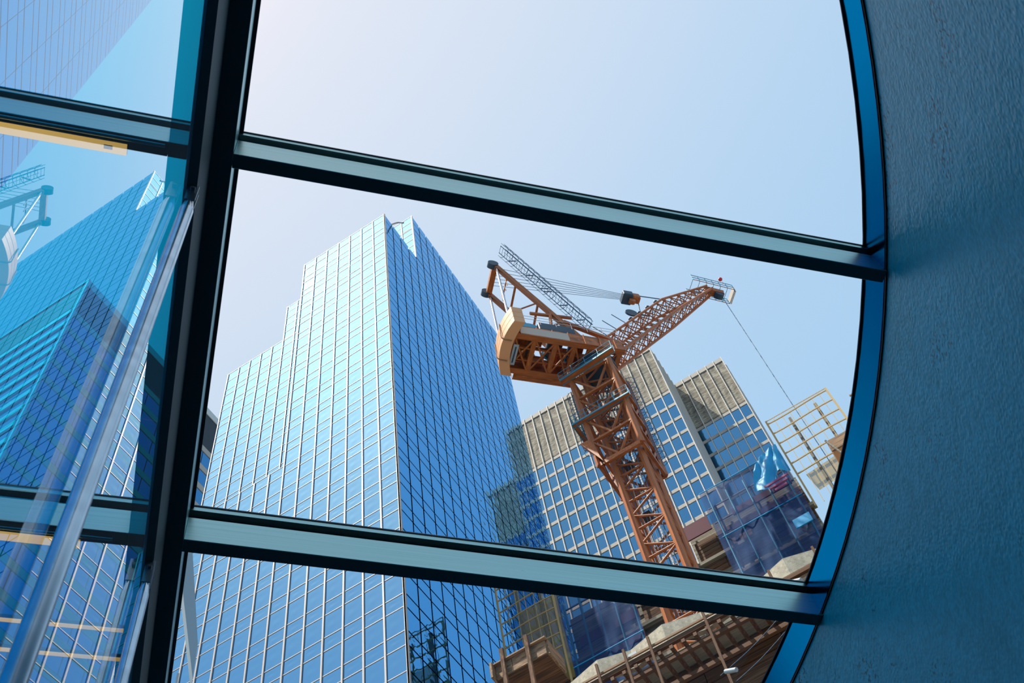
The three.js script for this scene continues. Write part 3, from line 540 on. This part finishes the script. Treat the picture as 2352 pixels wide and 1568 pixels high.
// ------------------------------------------------------------------ building site behind and beside the crane
{
  const t = cityThing('site_building', 'unfinished brown building with plank walls beyond the crane mast', 'building', 10, 66);
  cbox(t, 'body', mat.concrete, -5.2, 26.2, 57.6, 74, -EYE, 61.5);
  cbox(t, 'upper_floor', mat.concrete, 0.6, 10.0, 57.9, 68, 61.5, 68.4); cbox(t, 'upper_floor', mat.concrete, 10.0, 15.2, 57.9, 68, 61.5, 64.6); cbox(t, 'upper_floor', mat.concrete, 15.2, 21.1, 57.9, 68, 61.5, 66.6);
  for (let k = 0; k < 7; k++) cbox(t, 'floor_slab', mat.concrete, -5.4, 26.4, 57.0, 58.5, 61.2 - k * 3.6, 61.5 - k * 3.6);
  cbox(t, 'floor_slab', mat.concrete, 0.3, 15.3, 57.4, 57.95, 64.3, 64.6);
  for (let k = 0; k < 9; k++) for (let i = 0; i < 8; i++) {
    const a = 0.6 + i * 1.84, h = (i < 5 ? 67.0 : 64.2) - k * 0.42; cbox(t, 'plank', i % 3 === (k % 3) ? mat.timber : mat.brick, a, a + 1.8, 57.75 - rr(0, 0.06), 57.9, h - 0.38, h);
  }
  for (let k = 0; k < 16; k++) for (let i = 0; i < 7; i++) {
    const a = -5.1 + i * 4.46, h = 60.4 - k * 0.72; cbox(t, 'plank', (i + k) % 4 ? mat.brick : mat.timber, a, a + 4.4, 57.2 - rr(0, 0.08), 57.4, h - 0.66, h);
  }
  for (const [a0, a1, h0, h1] of [[7.9, 10.0, 66.9, 68.5], [1.0, 6.0, 67.0, 67.7], [15.4, 20.4, 62.4, 63.4], [15.4, 20.0, 60.2, 61.0], [2.0, 6.5, 65.6, 66.1]]) cbox(t, 'red_panel', mat.redBand, a0, a1, 57.0, 57.12, h0, h1);
  for (let i = 0; i < 9; i++) bar('column', t, mat.concrete, t.loc(0.8 + i * 3.1, 57.3, 40), t.loc(0.8 + i * 3.1, 57.3, i > 0 && i < 5 ? 69.3 : 61.4), 0.14, UNIT);
  for (const h of [65.6, 67.4, 69.2]) cbox(t, 'ledger', mat.darkSteel, 0.8, 7.6, 57.2, 57.3, h, h + 0.09);
  for (const h of [63.4, 65.2, 67.0]) cbox(t, 'ledger', mat.darkSteel, 15.2, 21.2, 57.2, 57.3, h, h + 0.09);
  for (let i = 0; i < 5; i++) bar('scaffold_tube', t, mat.walkBlue, t.loc(15.6 + i * 1.35, 57.0, 50), t.loc(15.6 + i * 1.35, 57.0, 67.4), 0.09);
  for (let i = 0; i < 5; i++) bar('scaffold_tube', t, mat.walkBlue, t.loc(1.2 + i * 1.5, 57.0, 58), t.loc(1.2 + i * 1.5, 57.0, 70.0), 0.08);
}
function netting(name, label, a0, a1, b, h0, h1, m, wave, cat) {
  const t = cityThing(name, label, cat, (a0 + a1) / 2, b), nx = 40, ny = 30, g = new THREE.PlaneGeometry(Math.abs(a1 - a0), h1 - h0, nx, ny), p = g.attributes.position, F = noiseField(32, Math.round(a0 * 100 + 5000));
  for (let i = 0; i < p.count; i++) { const x = p.getX(i), y = p.getY(i); p.setZ(i, wave * (F(x * 0.9 + 8, y * 0.25 + 8) - 0.5 + 0.5 * (F(x * 2.5 + 3, y * 0.6 + 9) - 0.5))); if (y > (h1 - h0) / 2 - 0.01) p.setY(i, y - 0.25 * F(x * 1.3 + 20, 3)); }
  g.computeVertexNormals(); const k = add('sheet', g, m, t); k.position.set(0, (h0 + h1) / 2 + EYE, 0);
  for (const h of [h1 - 0.2, (h0 + h1) / 2, h0 + 0.3]) bar('hem_rope', t, m === mat.net ? mat.tarp : m, V3(-Math.abs(a1 - a0) / 2, h + EYE, 0.05), V3(Math.abs(a1 - a0) / 2, h + EYE, 0.05), 0.04);
  return t;
}
netting('debris_net', 'dark blue debris netting hung right of the crane mast', 0.75, 7.6, 56.1, 58.5, 70.1, mat.net, 0.5, 'netting');
netting('debris_net', 'dark blue debris netting hung left of the crane mast, beside the yellow frame', 15.2, 21.0, 56.1, 52, 67.7, mat.net, 0.5, 'netting');
{ // bright gathered tarpaulin at the corner of the netting
  const t = cityThing('tarpaulin', 'bright blue gathered tarpaulin draped at the top corner of the netting', 'tarpaulin', 2.0, 55.6);
  const N = 36, rows = 16, pos = [], idx = [];
  for (let j = 0; j <= rows; j++) for (let i = 0; i <= N; i++) {
    const u = i / N, v = j / rows, top = 70.2 - 0.75 * u - 1.6 * Math.max(0, u - 0.6), bot = 66.6 + 0.5 * Math.sin(u * 7) - 0.3 * u, h = top + (bot - top) * v, a = 0.6 + 3.1 * u * (0.75 + 0.25 * v);
    const ang = Math.atan2(a - 0.4, 71.2 - h), fold = 0.13 * Math.sin(ang * 26 + 2 * v) * Math.min(1, v + 0.25) + 0.2 * (tn(u, v, 9, 4, 60) - 0.5), q = t.loc(a, 55.55, h); q.z += fold; pos.push(q.x, q.y, q.z);
  }
  for (let j = 0; j < rows; j++) for (let i = 0; i < N; i++) { const a = j * (N + 1) + i, b = a + N + 1; idx.push(a, b, a + 1, b, b + 1, a + 1); }
  const g = new THREE.BufferGeometry(); g.setAttribute('position', new THREE.Float32BufferAttribute(pos, 3)); g.setIndex(idx); g.computeVertexNormals();
  add('sheet', g, mat.tarp, t);
  for (let k = 0; k < 3; k++) { const m = cbox(t, 'pink_fold', mat.tarpPink, 0.9 + 0.2 * k, 2.9 - 0.3 * k, 55.4, 55.5, 66.1 - k * 0.42, 66.3 - k * 0.42); m.rotation.z = 0.06; }
  cbox(t, 'lower_scrap', mat.tarp, 1.0, 2.3, 55.5, 55.6, 60.8, 61.7);
}
function steelFrame(label, a0, a1, b, h0, h1, nCols, nRows, props) {
  const t = cityThing('steel_frame', label, 'scaffold', (a0 + a1) / 2, b, 'yellow steel frames on the building site');
  const bend = (a, h) => 0.35 * Math.sin((a - a0) * 0.9 + h * 0.25);
  for (let k = 0; k <= nRows; k++) { const h = h1 - (h1 - h0) * k / nRows; for (let i = 0; i < 6; i++) { const p = a0 + (a1 - a0) * i / 6, q = a0 + (a1 - a0) * (i + 1) / 6; beam('ledger', t, mat.yellowSteel, t.loc(p, b, h + bend(p, h) * 0.25), t.loc(q, b, h + bend(q, h) * 0.25), 0.08, 0.10); } }
  { const h = h1 + 0.35; beam('top_rail', t, mat.yellowSteel, t.loc(a0, b, h), t.loc(a1, b, h), 0.05, 0.05); }
  for (let i = 0; i <= nCols; i++) { const a = a0 + (a1 - a0) * i / nCols; beam('upright', t, mat.yellowSteel, t.loc(a, b, h0 - 4), t.loc(a, b, h1 + 0.35), i === 0 || i === nCols ? 0.14 : 0.045, i === 0 || i === nCols ? 0.14 : 0.045); }
  for (const a of props) beam('prop', t, mat.concrete, t.loc(a, b + 0.6, h0 - 5), t.loc(a - 0.05, b + 0.6, h1), 0.24, 0.24);
  return t;
}
{
  const r = steelFrame('yellow steel grid frame standing against the sky beside the blue netting', 0.35, -4.95, 56, 66.4, 73.3, 8, 5, [-1.35, -3.6]);
  const g = new THREE.PlaneGeometry(5.2, 2.2, 10, 6); const m = add('mesh_screen', g, mat.mesh, r); m.position.copy(r.loc(-2.9, 56.5, 65.6)); m.rotation.z = 0.12;
  const l = steelFrame('yellow steel grid frame standing before the glass tower', 26.1, 21.3, 56, 62.5, 72.0, 6, 7, [22.6, 24.6]);
  const g2 = new THREE.PlaneGeometry(3.6, 9, 8, 10), m2 = add('mesh_screen', g2, mat.mesh, l); m2.position.copy(l.loc(23.0, 56.7, 64.2));
}
{ // formwork trays
  const t = cityThing('formwork_tray', 'pale orange formwork tray under the left steel frame', 'formwork', 19.5, 44.6);
  for (let i = 0; i < 3; i++) cbox(t, 'side_board', mat.timberLight, 17.85 + i * 1.15, 18.96 + i * 1.15, 43.9, 44.0, 49.05, 50.1);
  cbox(t, 'top_board', mat.timberLight, 17.7, 21.4, 43.7, 44.05, 50.1, 50.2); cbox(t, 'floor_board', mat.timber, 17.85, 21.3, 44.0, 46.5, 48.95, 49.05);
  for (const a of [18.9, 20.6]) cbox(t, 'upright', mat.brick, a - 0.12, a + 0.12, 43.6, 43.8, 40, 51);
  cbox(t, 'end_board', mat.timberLight, 17.7, 17.85, 44.0, 46.0, 49.0, 50.2); cbox(t, 'end_board', mat.timberLight, 21.3, 21.45, 43.5, 45.0, 49.0, 50.2);
  const u = cityThing('formwork_tray', 'pale orange formwork tray under the right steel frame, near the skylight rim', 'formwork', -3.6, 54.4);
  cbox(u, 'side_board', mat.timberLight, -5.4, -2.6, 53.9, 54.0, 64.2, 65.4); cbox(u, 'floor_board', mat.peach, -5.4, -2.6, 54.0, 55.6, 64.1, 64.2); cbox(u, 'end_board', mat.timberLight, -2.7, -2.6, 54, 55.6, 64.2, 65.6);
  bar('brace', u, mat.concrete, u.loc(-2.6, 53.8, 65.4), u.loc(-4.4, 53.8, 58), 0.08);
  const s = cityThing('tarpaulin', 'small blue tarpaulin on a timber rail at the edge of the skylight', 'tarpaulin', -7.2, 56);
  const g = new THREE.PlaneGeometry(2.2, 1.6, 6, 6), p = g.attributes.position; for (let i = 0; i < p.count; i++) p.setZ(i, 0.2 * Math.sin(p.getX(i) * 4) + 0.15 * Math.sin(p.getY(i) * 5)); g.computeVertexNormals();
  const m = add('sheet', g, mat.tarp, s); m.position.copy(s.loc(-7.2, 56, 70.3)); cbox(s, 'rail', mat.timberLight, -8.4, -6.1, 55.9, 56.0, 71.15, 71.3); cbox(s, 'post', mat.timberLight, -6.5, -6.35, 56.05, 56.2, -EYE, 71.2);
}
{ // folded concrete parapet and the timber deck hung under it
  const t = cityThing('concrete_parapet', 'pale folded concrete parapet in front of the crane mast', 'parapet', 9, 46);
  const pts = [[19.2, 44.25], [16.9, 44.25], [14.92, 43.7], [13.05, 44.25], [10.78, 43.7], [8.67, 44.25], [6.6, 43.8], [4.8, 44.2], [3.25, 43.7], [1.2, 44.3], [-1.2, 43.7], [-3.5, 44.3]];
  for (let i = 0; i < pts.length - 1; i++) {
    const [a, b] = pts[i], [c, d] = pts[i + 1], p = t.loc(a, b, 0), q = t.loc(c, d, 0), sh = new THREE.Shape([[p.x, -p.z], [q.x, -q.z], [q.x, -q.z + 0.35], [p.x, -p.z + 0.35]].map(([x, y]) => new THREE.Vector2(x, y)));
    const g = new THREE.ExtrudeGeometry(sh, { depth: 1.35, bevelEnabled: false }); g.rotateX(-Math.PI / 2); const m = add('parapet_panel', g, mat.slabConcrete, t); m.position.y = 45.0 + EYE;
  }
  cbox(t, 'slab', mat.slabConcrete, -4, 19.2, 44.6, 46.4, 44.6, 45.0);
  for (const a of [12.9, 5.4]) cbox(t, 'fixing_plate', mat.greyPanel, a - 0.25, a + 0.25, 43.85, 43.95, 45.5, 45.7);
  const u = cityThing('timber_deck', 'brown timber formwork deck hung under the concrete parapet', 'formwork', 9, 46);
  cbox(u, 'back_wall', mat.concrete, -4, 19.2, 46.0, 46.4, -EYE, 44.55);
  for (let k = 0; k < 18; k++) for (let i = 0; i < 5; i++) cbox(u, 'plank', (k + i) % 3 ? mat.brick : mat.timber, -4 + i * 4.65, 0.6 + i * 4.65, 45.8 - rr(0, 0.15), 46.0, 43.8 - k * 0.8, 44.52 - k * 0.8);
  for (const [h, b] of [[44.55, 43.2], [43.7, 43.4], [43.0, 44.4]]) cbox(u, 'ledger', mat.timber, -4, 17.5, b, b + 0.22, h - 0.28, h);
  cbox(u, 'light_board', mat.timberLight, 4.5, 16.5, 43.1, 43.2, 44.62, 44.75);
  for (let i = 0; i < 20; i++) cbox(u, 'joist', mat.timber, 3.2 + i * 0.72, 3.4 + i * 0.72, 43.0, 45.6, 43.72, 43.95);
  for (const a of [14.6, 12.9, 11.4, 8.1, 4.0, 1.4]) { beam('upright', u, mat.brick, u.loc(a, 42.9, 36), u.loc(a + 0.15, 42.9, 45.2), 0.16, 0.14); }
  cbox(u, 'red_panel', mat.redBand, 0.5, 6.5, 45.5, 45.6, 39.0, 41.2);
  for (let k = 0; k < 2; k++) wire('loose_wire', u, mat.cable, [u.loc(8.6, 43, 40.5 - k), u.loc(6.5, 43, 41.2 - k), u.loc(4.0, 43, 42.4 - k), u.loc(2.2, 43, 43.2 - k)], 0.02);
  for (const [a, h] of [[8.2, 40.2], [3.4, 43.4], [3.0, 42.2]]) bar('pipe_end', u, mat.greyPanel, u.loc(a, 42.6, h), u.loc(a - 0.6, 42.3, h - 0.5), 0.12);
}
{ // leaning grey panel edge of the next roof, close to the beam
  const z = -30, P = (px, py) => onZ(px, py, z), t = thing('roof_fin', 'leaning grey metal fin panel beside the dark roof beam', 'panel', V3(-1.6, 0, z));
  const fin = [[412, 1262], [442.5, 1268], [454.5, 1478], [442.5, 1558], [421, 1369]].map(([x, y]) => P(x, y).sub(t.position));
  const sh = new THREE.Shape(fin.map((p) => new THREE.Vector2(p.x, p.y))), g = new THREE.ExtrudeGeometry(sh, { depth: 0.6, bevelEnabled: false }); g.translate(0, 0, -0.6); add('fin_panel', g, mat.greyPanel, t);
  span('glass_wall', t, mat.darkWindow, -1.8, 0.62, 0, 32.2, -2.0, -0.8); span('edge_strip', t, mat.stripe, 0.28, 0.36, 4, 33.2, -0.8, -0.7);
}
for (const o of scene.children) o.traverse((m) => { if (m.isMesh) m.castShadow = m.receiveShadow = true; });
renderer.render(scene, camera);
